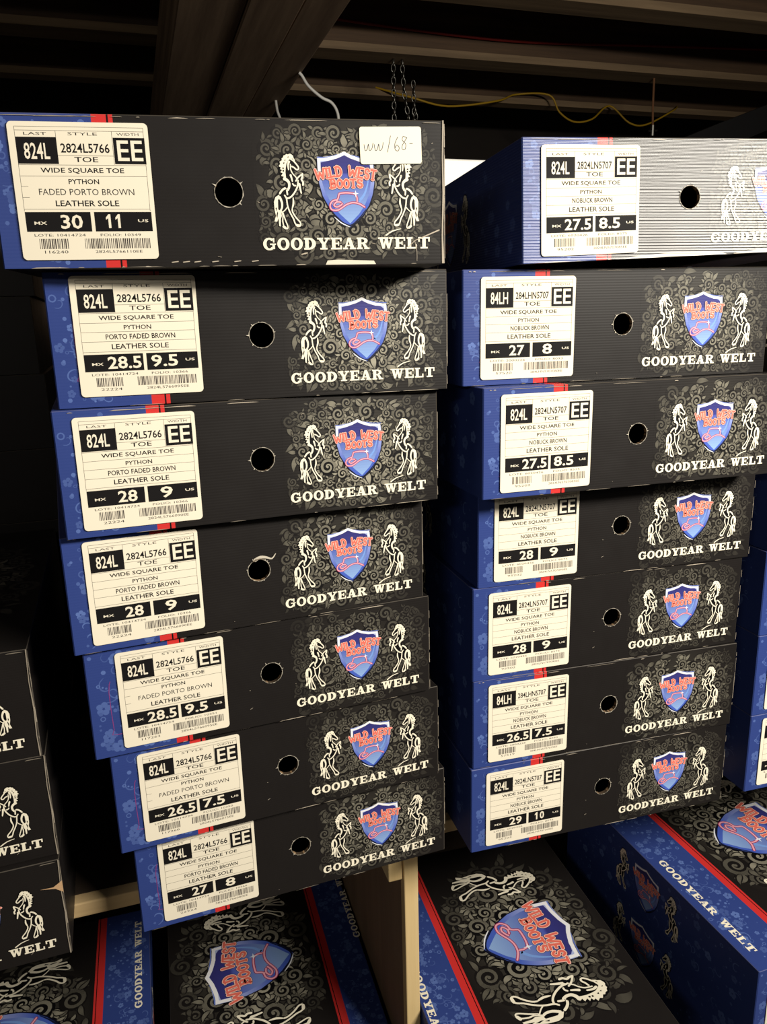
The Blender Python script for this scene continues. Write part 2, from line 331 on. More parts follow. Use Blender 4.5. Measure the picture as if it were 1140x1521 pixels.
# ---- scrollwork printed in grey round the crest, dying out away from it; unit = shield height
def scroll_art(rx, ry, n, seed, xlim, ylim, strength=1.0):
    rnd = random.Random(seed); a = Art()
    fade = lambda x, y: strength * min(1.0, 1.45 * max(0.0, 1 - math.hypot(x / rx, y / ry)) ** 1.15)
    rows = []
    N = 28
    for k in range(5):                                            # soft tone behind the scrolls, cut at the panel's edge
        rr = (k + 1) / 5.0; rows.append([(max(-xlim[0], min(xlim[1], rx * rr * math.cos(2 * math.pi * i / N))), max(-ylim[0], min(ylim[1], ry * rr * math.sin(2 * math.pi * i / N)))) for i in range(N)])
    tone = lambda p: mixc(BLACK, lin((70, 67, 60)), strength * max(0.0, 1 - math.hypot(p[0] / min(rx, xlim[0], xlim[1]), p[1] / (ry * 1.0))) ** 1.3)
    b = len(a.v); a.v.append((0, 0, 0)); a.c.append(tone((0, 0)))
    for r in rows:
        for p in r: a.v.append((p[0], p[1], 0)); a.c.append(tone(p))
    for i in range(N): a.f.append((b, b + 1 + i, b + 1 + (i + 1) % N))
    for k in range(4):
        for i in range(N):
            q = b + 1 + k * N; a.f.append((q + i, q + N + i, q + N + (i + 1) % N, q + (i + 1) % N))
    cnt = [0]
    def zz(): cnt[0] += 1; return 15 * UM + cnt[0] * 0.2 * UM
    def ok(p, m): return -xlim[0] + m < p[0] < xlim[1] - m and -ylim[0] + m < p[1] < ylim[1] - m
    def leaf(x, y, ang, ln, w, bend, f):
        pts = []; th = ang; px, py = x, y
        for i in range(9):
            pts.append((px, py)); th += bend / 8; px += math.cos(th) * ln / 8; py += math.sin(th) * ln / 8
        if not all(ok(p, .03) for p in pts): return
        prof = [w * (math.sin(math.pi * (i / 8) ** .75) * .95 + .05) for i in range(9)]
        a.ribbon(pts, [q * 1.35 + .012 for q in prof], mixc(BLACK, DEEP, f * 1.5), zz())
        a.ribbon(pts, prof, None, zz(), [mixc(BLACK, GREY, f * (.4 + .6 * math.sin(math.pi * i / 8))) for i in range(9)])
    def spiral(x, y, r, hand, a0, f):
        pts = []; n2 = 26
        for i in range(n2 + 1):
            t = i / n2; th = a0 + hand * t * 2 * math.pi * 1.65; q = r * (1 - t) ** .9 + r * .1
            pts.append((x + q * math.cos(th), y + q * math.sin(th)))
        if not all(ok(p, .03) for p in pts): return
        a.disc((x, y), r * 1.2, mixc(BLACK, DEEP, f * 1.3), zz(), 18)
        a.ribbon(pts, [r * (.34 * (1 - i / n2) + .12) for i in range(n2 + 1)], None, zz(), [mixc(BLACK, GREY, f * (.62 + .5 * i / n2)) for i in range(n2 + 1)])
        a.disc((x, y), r * .16, mixc(BLACK, GREY, f), zz(), 8)
        for k in range(5):
            t = a0 + hand * (k * 1.05 + .2)
            leaf(x + r * 1.05 * math.cos(t), y + r * 1.05 * math.sin(t), t + hand * .9, r * rnd.uniform(.9, 1.4), r * rnd.uniform(.35, .5), -hand * rnd.uniform(.8, 1.6), f)
    placed = []; tries = 0
    while len(placed) < n and tries < 9000:
        tries += 1
        x = rnd.uniform(-rx, rx); y = rnd.uniform(-ry, ry); f = fade(x, y); r = rnd.uniform(.07, .13)
        if f < .08 * strength or not ok((x, y), r) or any(math.hypot(x - p[0], y - p[1]) < (r + p[2]) * 1.12 for p in placed): continue
        placed.append((x, y, r))
    placed.sort(key=lambda p: -math.hypot(p[0], p[1]))
    for x, y, r in placed:
        for k in range(3):
            t = rnd.uniform(0, 6.28); leaf(x + r * math.cos(t), y + r * math.sin(t), t, rnd.uniform(.15, .28), rnd.uniform(.06, .11), rnd.uniform(-1.8, 1.8), fade(x, y))
    for x, y, r in placed:
        spiral(x, y, r, 1 if x * y > 0 else -1, rnd.uniform(0, 6.28), fade(x, y) * rnd.uniform(.8, 1.1))
    return a

# ---- bold slab lettering of the lower line; each glyph one unit high; returns (art, width)
def slab_word(text):
    a = Art(); x = 0.0; zs = 0.0; a.begin(1.5 * UM)
    R = lambda x0, y0, x1, y1: a.rect(x + x0, y0, x + x1, y1, CREAM, zs)
    Q = lambda *p: a.poly([(x + q[0], q[1]) for q in p], CREAM, zs)
    for ch in text:
        w = 1.08
        if ch == ' ': x += .72; continue
        if ch == 'O': a.ring((x + .54, .5), (.54, .53), (.24, .37), CREAM, zs)
        elif ch == 'G':
            a.ring((x + .54, .5), (.54, .53), (.24, .37), CREAM, zs, 42, 318); R(.8, .08, 1.02, .48); R(.6, .42, 1.12, .54); R(.86, .62, 1.0, 1.0); w = 1.14
        elif ch == 'D':
            R(.1, 0, .42, 1); a.ring((x + .44, .5), (.62, .5), (.28, .35), CREAM, zs, -90, 90); R(0, 0, .5, .15); R(0, .85, .5, 1); w = 1.1
        elif ch == 'Y':
            Q((.08, .9), (.42, .9), (.68, .45), (.48, .34)); Q((.82, .9), (1.0, .9), (.68, .36), (.52, .44)); R(.4, 0, .72, .46); R(.24, 0, .88, .14); R(-.02, .86, .52, 1); R(.66, .86, 1.12, 1); w = 1.1
        elif ch == 'E':
            R(.1, 0, .42, 1); R(0, 0, .96, .14); R(0, .86, .96, 1); R(.4, .43, .7, .56); R(.64, .32, .74, .67); R(.84, .0, .98, .34); R(.84, .68, .98, 1); w = 1.02
        elif ch == 'A':
            Q((.1, .05), (.26, .05), (.56, .9), (.42, 1)); Q((.42, 1), (.68, 1), (1.02, .05), (.66, .05)); R(.3, .26, .76, .38); R(-.04, 0, .42, .14); R(.58, 0, 1.14, .14); w = 1.12
        elif ch == 'R':
            R(.1, 0, .42, 1); a.ring((x + .5, .72), (.5, .28), (.2, .15), CREAM, zs, -90, 90); R(0, 0, .52, .14); R(0, .86, .52, 1); R(.4, .44, .6, .57); Q((.46, .5), (.74, .5), (1.04, .1), (.72, .1)); R(.68, 0, 1.16, .14); w = 1.16
        elif ch == 'W':
            Q((.1, .95), (.4, .95), (.56, .02), (.36, .02)); Q((.36, .02), (.56, .02), (.8, .95), (.66, .95)); Q((.56, .95), (.86, .95), (1.04, .02), (.84, .02)); Q((.84, .02), (1.04, .02), (1.3, .95), (1.14, .95))
            R(-.02, .86, .52, 1); R(.5, .86, .94, 1); R(1.0, .86, 1.42, 1); w = 1.4
        elif ch == 'L':
            R(.1, 0, .42, 1); R(0, 0, .94, .14); R(0, .86, .56, 1); R(.8, 0, .94, .38); w = .98
        elif ch == 'T':
            R(.38, 0, .7, 1); R(.2, 0, .88, .14); R(0, .86, 1.08, 1); R(0, .6, .14, 1); R(.94, .6, 1.08, 1); w = 1.1
        x += w + .1
    return a, x - .1
WELT, WELT_W = slab_word('GOODYEAR WELT')

def floral_art(w, h, n, seed):
    """pale blossoms, bubbles and curls on the blue strip"""
    rnd = random.Random(seed); a = Art()
    for i in range(n):
        x = rnd.uniform(.05 * w, .95 * w); y = rnd.uniform(.03 * h, .97 * h); k = rnd.random(); r = rnd.uniform(.002, .0058)
        col = mixc(BLUE, LBLUE, rnd.uniform(.3, .95)); z = i * .3 * UM
        inside = lambda q: r * q < x < w - r * q and r * q < y < h - r * q
        if k < .45:
            if inside(.5): a.disc((x, y), r * .42, col, z, 10)
        elif k < .6:
            if inside(.7): a.ring((x, y), (r * .6, r * .6), (r * .38, r * .38), col, z, 0, 360, 12)
        elif k < .8:
            if inside(1.5):
                for q in range(5):
                    t = q * 1.2566 + rnd.random() * .3; a.disc((x + r * .8 * math.cos(t), y + r * .8 * math.sin(t)), r * .6, col, z + q * .1 * UM, 10)
        elif inside(2.2):
            t0 = rnd.uniform(0, 6.28); pts = [(x + r * (1.9 - .22 * j) * math.cos(t0 + .55 * j), y + r * (1.9 - .22 * j) * math.sin(t0 + .55 * j)) for j in range(8)]
            a.stroke(pts, r * .3, col, z, None, 2, True, True)
    return a

# ------------------------------------------------------------------ 3-D mesh collector
class MB:
    def __init__(s): s.v = []; s.f = []; s.c = []
    def quad(s, pts, col):
        b = len(s.v); s.v += [tuple(p) for p in pts]; s.c += [col] * len(pts); s.f.append(tuple(range(b, b + len(pts))))
    def lay(s, art, o, ex, ey, en, lift=0.00004):
        """lay flat artwork on a panel: o origin, ex and ey the panel's axes, en its outward normal"""
        o = Vector(o); ex = Vector(ex); ey = Vector(ey); en = Vector(en); b = len(s.v)
        for x, y, z in art.v: s.v.append(tuple(o + ex * x + ey * y + en * (z + lift)))
        s.c += art.c
        for f in art.f: s.f.append(tuple(i + b for i in f))
    def box(s, x0, y0, z0, x1, y1, z1, col=(1, 1, 1, 1)):
        p = [(x, y, z) for x in (x0, x1) for y in (y0, y1) for z in (z0, z1)]
        b = len(s.v); s.v += p; s.c += [col] * 8
        for f in ((0, 1, 3, 2), (4, 6, 7, 5), (0, 4, 5, 1), (2, 3, 7, 6), (0, 2, 6, 4), (1, 5, 7, 3)): s.f.append(tuple(b + i for i in f))
    def tube(s, pts, r, n=8, col=(1, 1, 1, 1)):
        pts = [Vector(p) for p in pts]; b = len(s.v)
        for i, p in enumerate(pts):
            d = (pts[min(len(pts) - 1, i + 1)] - pts[max(0, i - 1)]).normalized()
            u = d.orthogonal().normalized() if i == 0 else (u - d * u.dot(d)).normalized()
            w = d.cross(u)
            for k in range(n):
                t = 2 * math.pi * k / n; s.v.append(tuple(p + (u * math.cos(t) + w * math.sin(t)) * r)); s.c.append(col)
        for i in range(len(pts) - 1):
            for k in range(n): s.f.append((b + i * n + k, b + i * n + (k + 1) % n, b + (i + 1) * n + (k + 1) % n, b + (i + 1) * n + k))
        s.f.append(tuple(b + k for k in range(n))[::-1]); s.f.append(tuple(b + (len(pts) - 1) * n + k for k in range(n)))
    def mesh(s, name, mat):
        me = bpy.data.meshes.new(name); me.from_pydata(s.v, [], s.f); me.update()
        at = me.color_attributes.new('print', 'FLOAT_COLOR', 'POINT')
        at.data.foreach_set('color', [q for c in s.c for q in c])
        me.materials.append(mat); return me
def link(name, me, parent=None, loc=(0, 0, 0)):
    o = bpy.data.objects.new(name, me); C.objects.link(o); o.location = loc
    if parent: o.parent = parent
    return o
def structure(name, mb, mat, bevel=0.0):
    o = link(name, mb.mesh(name, mat)); o['kind'] = 'structure'
    if bevel: add_bevel(o, bevel)
    return o
def add_bevel(o, w):
    md = o.modifiers.new('bevel', 'BEVEL'); md.width = w; md.segments = 2
def tag(o, label, cat, group=None):
    o['label'] = label; o['category'] = cat
    if group: o['group'] = group
    return o

# ------------------------------------------------------------------ room
PITCH = 0.11436                      # one box height in a stack
SHELF = 0.159 - 7 * PITCH            # top of the upper shelf board
DECK = -1.1173 - PITCH - .0006               # top of the lower shelf board
FLOOR = -1.42
mb = MB(); mb.box(-2.6, -1.6, FLOOR - .05, 3.4, 4.5, FLOOR); structure('floor', mb, M_FLOOR)
mb = MB(); mb.box(-2.6, -1.6, 1.29, 3.4, 4.5, 1.34); structure('ceiling', mb, M_CEIL)
mb = MB(); mb.box(-2.6, 4.4, FLOOR, 3.4, 4.5, 1.29); structure('wall_back', mb, M_WALL)
mb = MB(); mb.box(-2.7, -1.6, FLOOR, -2.6, 4.5, 1.29); structure('wall_left', mb, M_WALL)
mb = MB(); mb.box(3.4, -1.6, FLOOR, 3.5, 4.5, 1.29); structure('wall_right', mb, M_WALL)

def wood(name, label, cat, boards, mat, group=None, bevel=.002):
    mb = MB()
    for b in boards: mb.box(*b)
    o = link(name, mb.mesh(name, mat)); add_bevel(o, bevel); return tag(o, label, cat, group)
# built-up girder of three planks running away from the camera
gird = bpy.data.objects.new('ceiling_girder', None); C.objects.link(gird); gird.location = (.373, 3.0, .728)
tag(gird, 'brown wooden ceiling girder of three planks above the left stack', 'beam')
for x0, x1, dz in ((-.196, -.038, .007), (-.036, .090, .0), (.092, .197, .004)):
    mb = MB(); mb.box(x0, -2.4, dz, x1, 1.28, .225)
    o = link('plank', mb.mesh('plank', M_BEAM), gird); add_bevel(o, .003)
for i, (y0, y1, lab) in enumerate(((1.88, 1.945, 'dark ceiling joist at the top edge of the photo, nearest of the joists'),
                                   (2.45, 2.56, 'ceiling joist with a pale lower edge, at the upper right corner'),
                                   (3.05, 3.175, 'ceiling joist the steel chain and the pull cord hang from'),
                                   (3.60, 3.68, 'thin farthest visible ceiling joist, above the yellow cable'))):
    r = bpy.data.objects.new('ceiling_joist', None); C.objects.link(r); r.location = (.4, (y0 + y1) / 2, .984)
    tag(r, lab, 'joist', 'ceiling joists')
    h = (y1 - y0) / 2
    mb = MB(); mb.box(-2.95, -h * .9, .0, 2.95, h * .9, .30); o = link('board', mb.mesh('board', M_JOIST), r); add_bevel(o, .003)
    mb = MB(); mb.box(-2.95, -h, -.027, 2.95, h, 0); o = link('strapping', mb.mesh('strapping', M_STRAP), r); add_bevel(o, .002)

# shelving: upper board, lower board, and the upright panel between the bays
sh = bpy.data.objects.new('upper_shelf_board', None); C.objects.link(sh); sh.location = (.4, 1.34, SHELF - .0185)
tag(sh, 'shelf board with a pale front edge carrying the standing stacks of boot boxes', 'shelf')
mb = MB(); mb.box(-1.35, -.497, 0, 1.35, .52, .0185); link('board', mb.mesh('board', M_SHADESHELF), sh)  # board coloured dark to stand in for shade behind the lit edge
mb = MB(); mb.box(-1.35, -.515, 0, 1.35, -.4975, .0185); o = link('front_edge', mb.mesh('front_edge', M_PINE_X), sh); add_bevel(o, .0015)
wood('lower_shelf_board', 'low wooden shelf board, darkened for shade, under the flat boot boxes', 'shelf', [(-.95, .60, DECK - .02, 1.75, 1.86, DECK)], M_SHADESHELF)  # dark colour stands in for shade in the gaps between boxes
up = bpy.data.objects.new('shelf_upright', None); C.objects.link(up); up.location = (.304, .892, DECK); up.rotation_euler.z = -.024
tag(up, 'pale wooden upright panel under the right end of the left stack', 'shelf upright')
mb = MB(); mb.box(-.0085, .018, 0, .0085, .95, SHELF - .0195 - DECK); o = link('side_panel', mb.mesh('side_panel', M_PANEL), up)
mb = MB(); mb.box(-.0105, 0, 0, .0105, .018, SHELF - .0195 - DECK); o = link('front_edge', mb.mesh('front_edge', M_PINE_Z), up); add_bevel(o, .0015)
wood('shelf_cleat', 'small pale wooden cleat at the top of the upright panel', 'cleat', [(.2715, .896, SHELF - .135, .2925, 1.02, SHELF - .0190)], M_PINE_Z)

# ------------------------------------------------------------------ boot boxes
W, H, D = 0.36, 0.1135, 0.48
LIDT = 0.0016
HOLE = (.4974 * W, .503 * H); HR = .0112
logo_front = (.7655 * W, .523 * H, .515 * H)           # centre u, v and shield height

def crest(mb, o, ex, ey, en, size, xlim, ylim, n, seed, rx=1.55, ry=1.3, zs=1.0, strength=1.0, ho=.84):
    art = Art()
    if strength > 0: art.add(scroll_art(rx, ry, n, seed, xlim, ylim, strength), size, size, 0, 0, 0, zs)
    top = 430 * UM * zs
    art.add(HORSE, size, size, -.83 * size, -.03 * size, top, zs); art.add(HORSE, -size, size, ho * size, -.03 * size, top, zs)
    art.add(SHIELD, size, size, 0, 0, top, zs)
    mb.lay(art, o, ex, ey, en)

def wear_art(w, h, seed, amount, edges='tbr'):
    """scuffed paper showing along a panel's edges"""
    rnd = random.Random(seed); a = Art()
    for e in edges:
        for k in range(amount):
            t = rnd.random(); ln = rnd.choice((.003, .005, .009, .016, .03)); th = rnd.uniform(.0003, .0008); col = mixc(BLACK, WEAR, rnd.uniform(.35, 1)); z = (k % 7) * 2 * UM
            if e in 'tb':
                x = t * (w - ln); y = h - th if e == 't' else 0; n = 5
                a.poly([(x, y), (x + ln, y), (x + ln * .8, y + th * rnd.uniform(.5, 1)), (x + ln * .45, y + th), (x + ln * .15, y + th * rnd.uniform(.3, 1))], col, z)
            else:
                y = t * (h - ln); x = w - th if e == 'r' else 0
                a.poly([(x, y), (x + th, y), (x + th * rnd.uniform(.4, 1), y + ln), (x, y + ln)], col, z)
    for k in range(amount // 2):                                # small nicks on the face
        x = rnd.uniform(.4 * w, w * .97); y = rnd.uniform(.03 * h, .97 * h); ln = rnd.uniform(.0008, .0035); t = rnd.uniform(-.5, .7)
        a.stroke([(x, y), (x + ln * math.cos(t), y + ln * math.sin(t))], .0004, mixc(BLACK, WEAR, rnd.uniform(.3, .8)), 20 * UM, None, 1, False)
    return a

def strip_colours(art, x0, h, flip=False):
    art.rect(x0, 0, .2165 * W, h, BLUE, 4 * UM); art.rect(.2165 * W, 0, .2475 * W, h, RED, 5 * UM)
    art.rect(.2475 * W, 0, .2515 * W, h, DEEP, 5 * UM); art.rect(.2515 * W, 0, .261 * W, h, RED, 6 * UM)

def carton_mesh(seed, cut=0.0, gloss=False, plain=False, wear=9, extra=None, strength=1.0, warp=None):
    """body of a carton; local origin at the front left lower corner; CUT trims its blue end"""
    mb = MB(); c = .0011; x0 = cut; Hb = H - LIDT
    blue = BLACK if plain else BLUE
    # front wall with a round finger hole
    n = 40; hole = []; rim = []
    fx0, fx1 = x0 + c, W - c
    for i in range(n):
        t = 2 * math.pi * (i + .5) / n; dx, dy = math.cos(t), math.sin(t)
        hole.append((HOLE[0] + HR * dx, 0, HOLE[1] + HR * dy))
        k = min(((fx1 - HOLE[0]) / dx) if dx > 0 else ((fx0 - HOLE[0]) / dx) if dx < 0 else 9, ((Hb - HOLE[1]) / dy) if dy > 0 else (-HOLE[1] / dy) if dy < 0 else 9)
        rim.append((HOLE[0] + k * dx, 0, HOLE[1] + k * dy))
    for i in range(n):
        j = (i + 1) % n; a, b = rim[i], rim[j]; pts = [hole[i], a]
        if abs(a[0] - b[0]) > 1e-6 and abs(a[2] - b[2]) > 1e-6:
            pts.append((fx1 if a[0] + b[0] > W else fx0, 0, Hb if a[2] + b[2] > Hb else 0))
        mb.quad(pts + [b, hole[j]], BLACK)
    P = lambda x, y: ((x, y, 0), (x, y, Hb))
    pl = [(x0 + c, 0), (x0, c), (x0, D - c), (x0 + c, D), (W - c, D), (W, D - c), (W, c), (W - c, 0)]
    cols = [blue, blue, blue, BLACK, BLACK, BLACK, mixc(BLACK, WEAR, .12)]
    for i in range(7):
        a, b = pl[i], pl[i + 1]
        mb.quad([(a[0], a[1], 0), (b[0], b[1], 0), (b[0], b[1], Hb), (a[0], a[1], Hb)], cols[i])
    mb.quad([(p[0], p[1], 0) for p in pl], BLACK)
    if not plain:
        fr = Art(); strip_colours(fr, x0 + c, Hb)
        fr.add(floral_art(.2165 * W - x0 - c, Hb, 95, seed + 5), 1, 1, x0 + c, 0, 12 * UM)
        q = [(.060 * W, .70 * H), (.054 * W, .60 * H), (.056 * W, .25 * H), (.062 * W, .2 * H), (.20 * W, .2 * H)]
        fr.stroke(q, .0007, lin((132, 62, 124)), 130 * UM, None, 2, False)
        mb.lay(fr, (0, 0, 0), (1, 0, 0), (0, 0, 1), (0, -1, 0))
        u, v, s = logo_front
        crest(mb, (u, 0, v), (1, 0, 0), (0, 0, 1), (0, -1, 0), s, ((u - .199) / s, (W - u - c) / s), (v / s, (Hb - v) / s), 75, seed, strength=strength)
        wd = Art(); k = (.9625 - .567) * W / WELT_W
        wd.add(WELT, k, .0094, .567 * W, .108 * H, 560 * UM)
        wd.stroke([(.856 * W, .205 * H), (.872 * W, .235 * H), (.892 * W, .25 * H)], .0013, CREAM, 570 * UM, .0006, 2)
        mb.lay(wd, (0, 0, 0), (1, 0, 0), (0, 0, 1), (0, -1, 0))
        mb.lay(wear_art(W - x0, Hb, seed, wear), (x0, 0, 0), (1, 0, 0), (0, 0, 1), (0, -1, 0), .00078)
        if extra: mb.lay(extra, (0, 0, 0), (1, 0, 0), (0, 0, 1), (0, -1, 0), .00086)
        # blue end wall: large crest
        sd = Art(); sd.add(floral_art(D, Hb, 150, seed + 9), 1, 1, 0, 0, 0)
        mb.lay(sd, (x0, D, 0), (0, -1, 0), (0, 0, 1), (-1, 0, 0))
        e = Art(); t = .078; e.add(HORSE, t, t, -.83 * t, -.002, 200 * UM); e.add(HORSE, -t, t, .84 * t, -.002, 200 * UM); e.add(SHIELD, t, t, 0, 0, 200 * UM)
        mb.lay(e, (x0, D / 2, .056), (0, -1, 0), (0, 0, 1), (-1, 0, 0))
    if warp: warp(mb, 0, 0)
    return mb.mesh('carton', M_GLOSS if gloss else M_PRINT)

def lid_mesh(seed, cut=0.0, gloss=False, plain=False, warp=None):
    mb = MB(); c = .0011; x0 = cut; z0 = H - LIDT
    pl = [(x0 + c, 0), (x0, c), (x0, D - c), (x0 + c, D), (W - c, D), (W, D - c), (W, c), (W - c, 0)]
    i = .0007; ip = [(min(max(p[0], x0 + i), W - i), min(max(p[1], i), D - i)) for p in pl]
    for k in range(8):
        a, b = pl[k], pl[(k + 1) % 8]; a2, b2 = ip[k], ip[(k + 1) % 8]
        col = BLACK if plain or k in (3, 4, 5, 6, 7) else BLUE
        if k == 7 and not plain:
            xs = .217 * W
            for (s0, s1, cc) in ((x0 + c, .2165 * W, BLUE), (.2165 * W, .2475 * W, RED), (.2475 * W, .2515 * W, DEEP), (.2515 * W, .261 * W, RED), (.261 * W, W - c, BLACK)):
                mb.quad([(s0, 0, z0), (s1, 0, z0), (s1, 0, H - .0007), (s0, 0, H - .0007)], cc)
                mb.quad([(s0, 0, H - .0007), (s1, 0, H - .0007), (s1, i, H), (s0, i, H)], mixc(cc, WEAR, .10))
        else:
            mb.quad([(a[0], a[1], z0), (b[0], b[1], z0), (b[0], b[1], H - .0007), (a[0], a[1], H - .0007)], col)
            mb.quad([(a[0], a[1], H - .0007), (b[0], b[1], H - .0007), (b2[0], b2[1], H), (a2[0], a2[1], H)], mixc(col, WEAR, .12))
    mb.quad([(p[0], p[1], H) for p in ip], BLACK)
    if not plain:
        tp = Art(); L = D - .0016
        strip_colours(tp, x0 + .0008, L)
        tp.add(floral_art(.2165 * W - x0 - .002, L, 330, seed + 3), 1, 1, x0 + .001, 0, 8 * UM)
        mb.lay(tp, (0, .0008, H), (1, 0, 0), (0, 1, 0), (0, 0, 1), 10 * UM)
        tx = Art(); ln = .204; tx.add(WELT, ln / WELT_W, .0120, 0, 0, 0)
        mb.lay(tx, (.0145, .030 + ln, H), (0, -1, 0), (1, 0, 0), (0, 0, 1), 300 * UM)
        s = .158
        crest(mb, (.612 * W, D / 2, H), (0, -1, 0), (1, 0, 0), (0, 0, 1), s, ((D / 2 - .002) / s, (D / 2 - .002) / s), ((.612 - .265) * W / s, .386 * W / s), 120, seed + 1, 1.12, .86, .6, 1.15, .80)
    if warp: warp(mb, 0, 0)
    return mb.mesh('lid', M_GLOSS if gloss else M_PRINT)

def hole_mesh(seed, torn, warp=None):
    """cut edge of the finger hole: short tube of raw board and a frayed paper ring"""
    rnd = random.Random(seed); mb = MB(); n = 40; raw = lin((150, 122, 92)); fray = lin((196, 188, 172))
    p = [(HOLE[0] + HR * math.cos(2 * math.pi * (i + .5) / n), HOLE[1] + HR * math.sin(2 * math.pi * (i + .5) / n)) for i in range(n)]
    for i in range(n):
        j = (i + 1) % n
        mb.quad([(p[i][0], -.0003, p[i][1]), (p[j][0], -.0003, p[j][1]), (p[j][0], .0042, p[j][1]), (p[i][0], .0042, p[i][1])], raw if rnd.random() < .35 else lin((70, 58, 46)))
    r0 = [HR * rnd.uniform(.985, 1.0) for _ in range(n)]; r1 = [HR * rnd.uniform(1.015, 1.075) for _ in range(n)]
    for i in range(n):
        j = (i + 1) % n; t0, t1 = 2 * math.pi * (i + .5) / n, 2 * math.pi * (j + .5) / n
        q = lambda r, t: (HOLE[0] + r * math.cos(t), -.0006, HOLE[1] + r * math.sin(t))
        mb.quad([q(r0[i], t0), q(r1[i], t0), q(r1[j], t1), q(r0[j], t1)], mixc(lin((60, 55, 50)), fray, rnd.uniform(.25, 1)))
    for k in range(3 + 3 * torn):
        t = rnd.uniform(0, 6.28); q = HR * rnd.uniform(1.05, 1.3)
        a = (HOLE[0] + HR * math.cos(t - .06), -.0007, HOLE[1] + HR * math.sin(t - .06)); b = (HOLE[0] + HR * math.cos(t + .06), -.0007, HOLE[1] + HR * math.sin(t + .06))
        mb.quad([a, b, (HOLE[0] + q * math.cos(t), -.0012, HOLE[1] + q * math.sin(t))], fray)
    if torn > 1:                                               # a strip of paper torn back at the upper right
        A = Art(); A.stroke([(-.0035, .0112), (.002, .0135), (.008, .0125), (.0135, .0105), (.0175, .0150)], .0036, fray, 0, .0008, 3)
        A.stroke([(-.005, .0102), (.001, .0118), (.007, .0108)], .0016, lin((120, 108, 92)), 40 * UM, .0006, 3)
        mb.lay(A, (HOLE[0], 0, HOLE[1]), (1, 0, 0), (0, 0, 1), (0, -1, 0), .0012)
    if warp: warp(mb, 0, 0)
    return mb.mesh('finger_hole', M_PAPER)

def round_rect(x0, y0, x1, y1, r, n=5):
    out = []
    for cx, cy, a in ((x1 - r, y1 - r, 0), (x0 + r, y1 - r, 90), (x0 + r, y0 + r, 180), (x1 - r, y0 + r, 270)):
        for i in range(n + 1):
            t = math.radians(a + 90 * i / n); out.append((cx + r * math.cos(t), cy + r * math.sin(t)))
    return out
def sticker(mb, x0, y0, x1, y1, r, base, top, col):
    p = round_rect(x0, y0, x1, y1, r); n = len(p)
    mb.quad([(q[0], -top, q[1]) for q in p], col)
    for i in range(n):
        a, b = p[i], p[(i + 1) % n]; mb.quad([(a[0], -base, a[1]), (b[0], -base, b[1]), (b[0], -top, b[1]), (a[0], -top, a[1])], mixc(col, BLACK, .15))

LW, LH = .1035, .1008
def label_mesh(last, style, colour, mx, us, lote, folio, n1, n2, faded, warp=None):
    mb = MB(); sticker(mb, 0, 0, LW, LH, .0034, .0001, .00062, PAPER)
    a = Art(); X = lambda f: f * LW; Y = lambda f: (1 - f) * LH
    T = lambda s, x0, b0, x1, b1, col=INK, bold=0.0, z=20 * UM: s and put_text(a, s, X(x0), Y(b1), X(x1), Y(b0), col, z, bold)
    line = lambda x0, b0, x1, b1, w=.00028, col=INKSOFT: a.ribbon([(X(x0), Y(b0)), (X(x1), Y(b1))], [w, w], col, 8 * UM)
    blk = lambda x0, b0, x1, b1: a.rect(X(x0), Y(b1), X(x1), Y(b0), INK, 10 * UM)
    white = lambda s, x0, b0, x1, b1, bold=0.0: T(s, x0, b0, x1, b1, PAPER, bold, 22 * UM)
    for b in (.035, .062, .305, .385, .46, .54, .625):
        if faded and b in (.46, .54): line(.05, b, .10, b); continue
        line(.05, b, .965, b)
    for x in (.05, .965): line(x, .035, x, .64)
    for x in (.335, .735): line(x, .062, x, .3)
    line(.335, .238, .735, .238)
    T('LAST', .11, .074, .27, .094, INKSOFT); T('STYLE', .42, .072, .63, .094, INKSOFT); T('WIDTH', .77, .072, .93, .092, INKSOFT)
    blk(.05, .108, .335, .298); white(last, .10, .148, .28, .265, .012)
    blk(.74, .106, .97, .296); white('EE', .765, .125, .95, .272, .012)
    T(style, .36, .15, .71, .218, INK, .014); T('TOE', .45, .246, .62, .284, INK, .01)
    T('WIDE SQUARE TOE', .20, .325, .80, .368, INK, .014)
    T('PYTHON', .39, .405, .61, .442, INK, .014)
    if faded: T(colour, .17, .476, .86, .522, INKSOFT, 0)
    else: T(colour, .24 if len(colour) > 12 else .31, .478, .80 if len(colour) > 12 else .72, .522, INK, .014)
    T('LEATHER SOLE', .28, .56, .74, .604, INK, .014)
    blk(.05, .645, .522, .79); blk(.548, .645, .972, .79)
    white('MX', .11, .715, .20, .738, .012)
    white(mx, .235 if len(mx) > 2 else .30, .665, .505 if len(mx) > 2 else .46, .77, .02)
    white(us, .585 if len(us) > 2 else (.62 if len(us) > 1 else .655), .662, .805 if len(us) > 2 else .76, .765, .02)
    white('US', .868, .70, .945, .722, .012)
    T('LOTE: ' + lote, .10, .806, .47, .826, INKSOFT); T('FOLIO: ' + folio, .58, .806, .88, .826, INKSOFT)
    rnd = random.Random(n2)
    for x0, x1, b0, b1 in ((.13, .34, .842, .918), (.46, .945, .842, .918)):
        x = x0
        while x < x1:
            w = rnd.choice((.004, .006, .009)); a.rect(X(x), Y(b1), X(min(x1, x + w)), Y(b0), lin((70, 64, 60)), 9 * UM); x += w + rnd.choice((.004, .006, .008))
    T(n1, .16, .93, .33, .952, INKSOFT); T(n2, .53, .93, .88, .952, INKSOFT)
    mb.lay(a, (0, 0, 0), (1, 0, 0), (0, 0, 1), (0, -1, 0), .00063)
    if warp: warp(mb, .053 * W, .05 * H)
    return mb.mesh('size_label', M_PAPER)

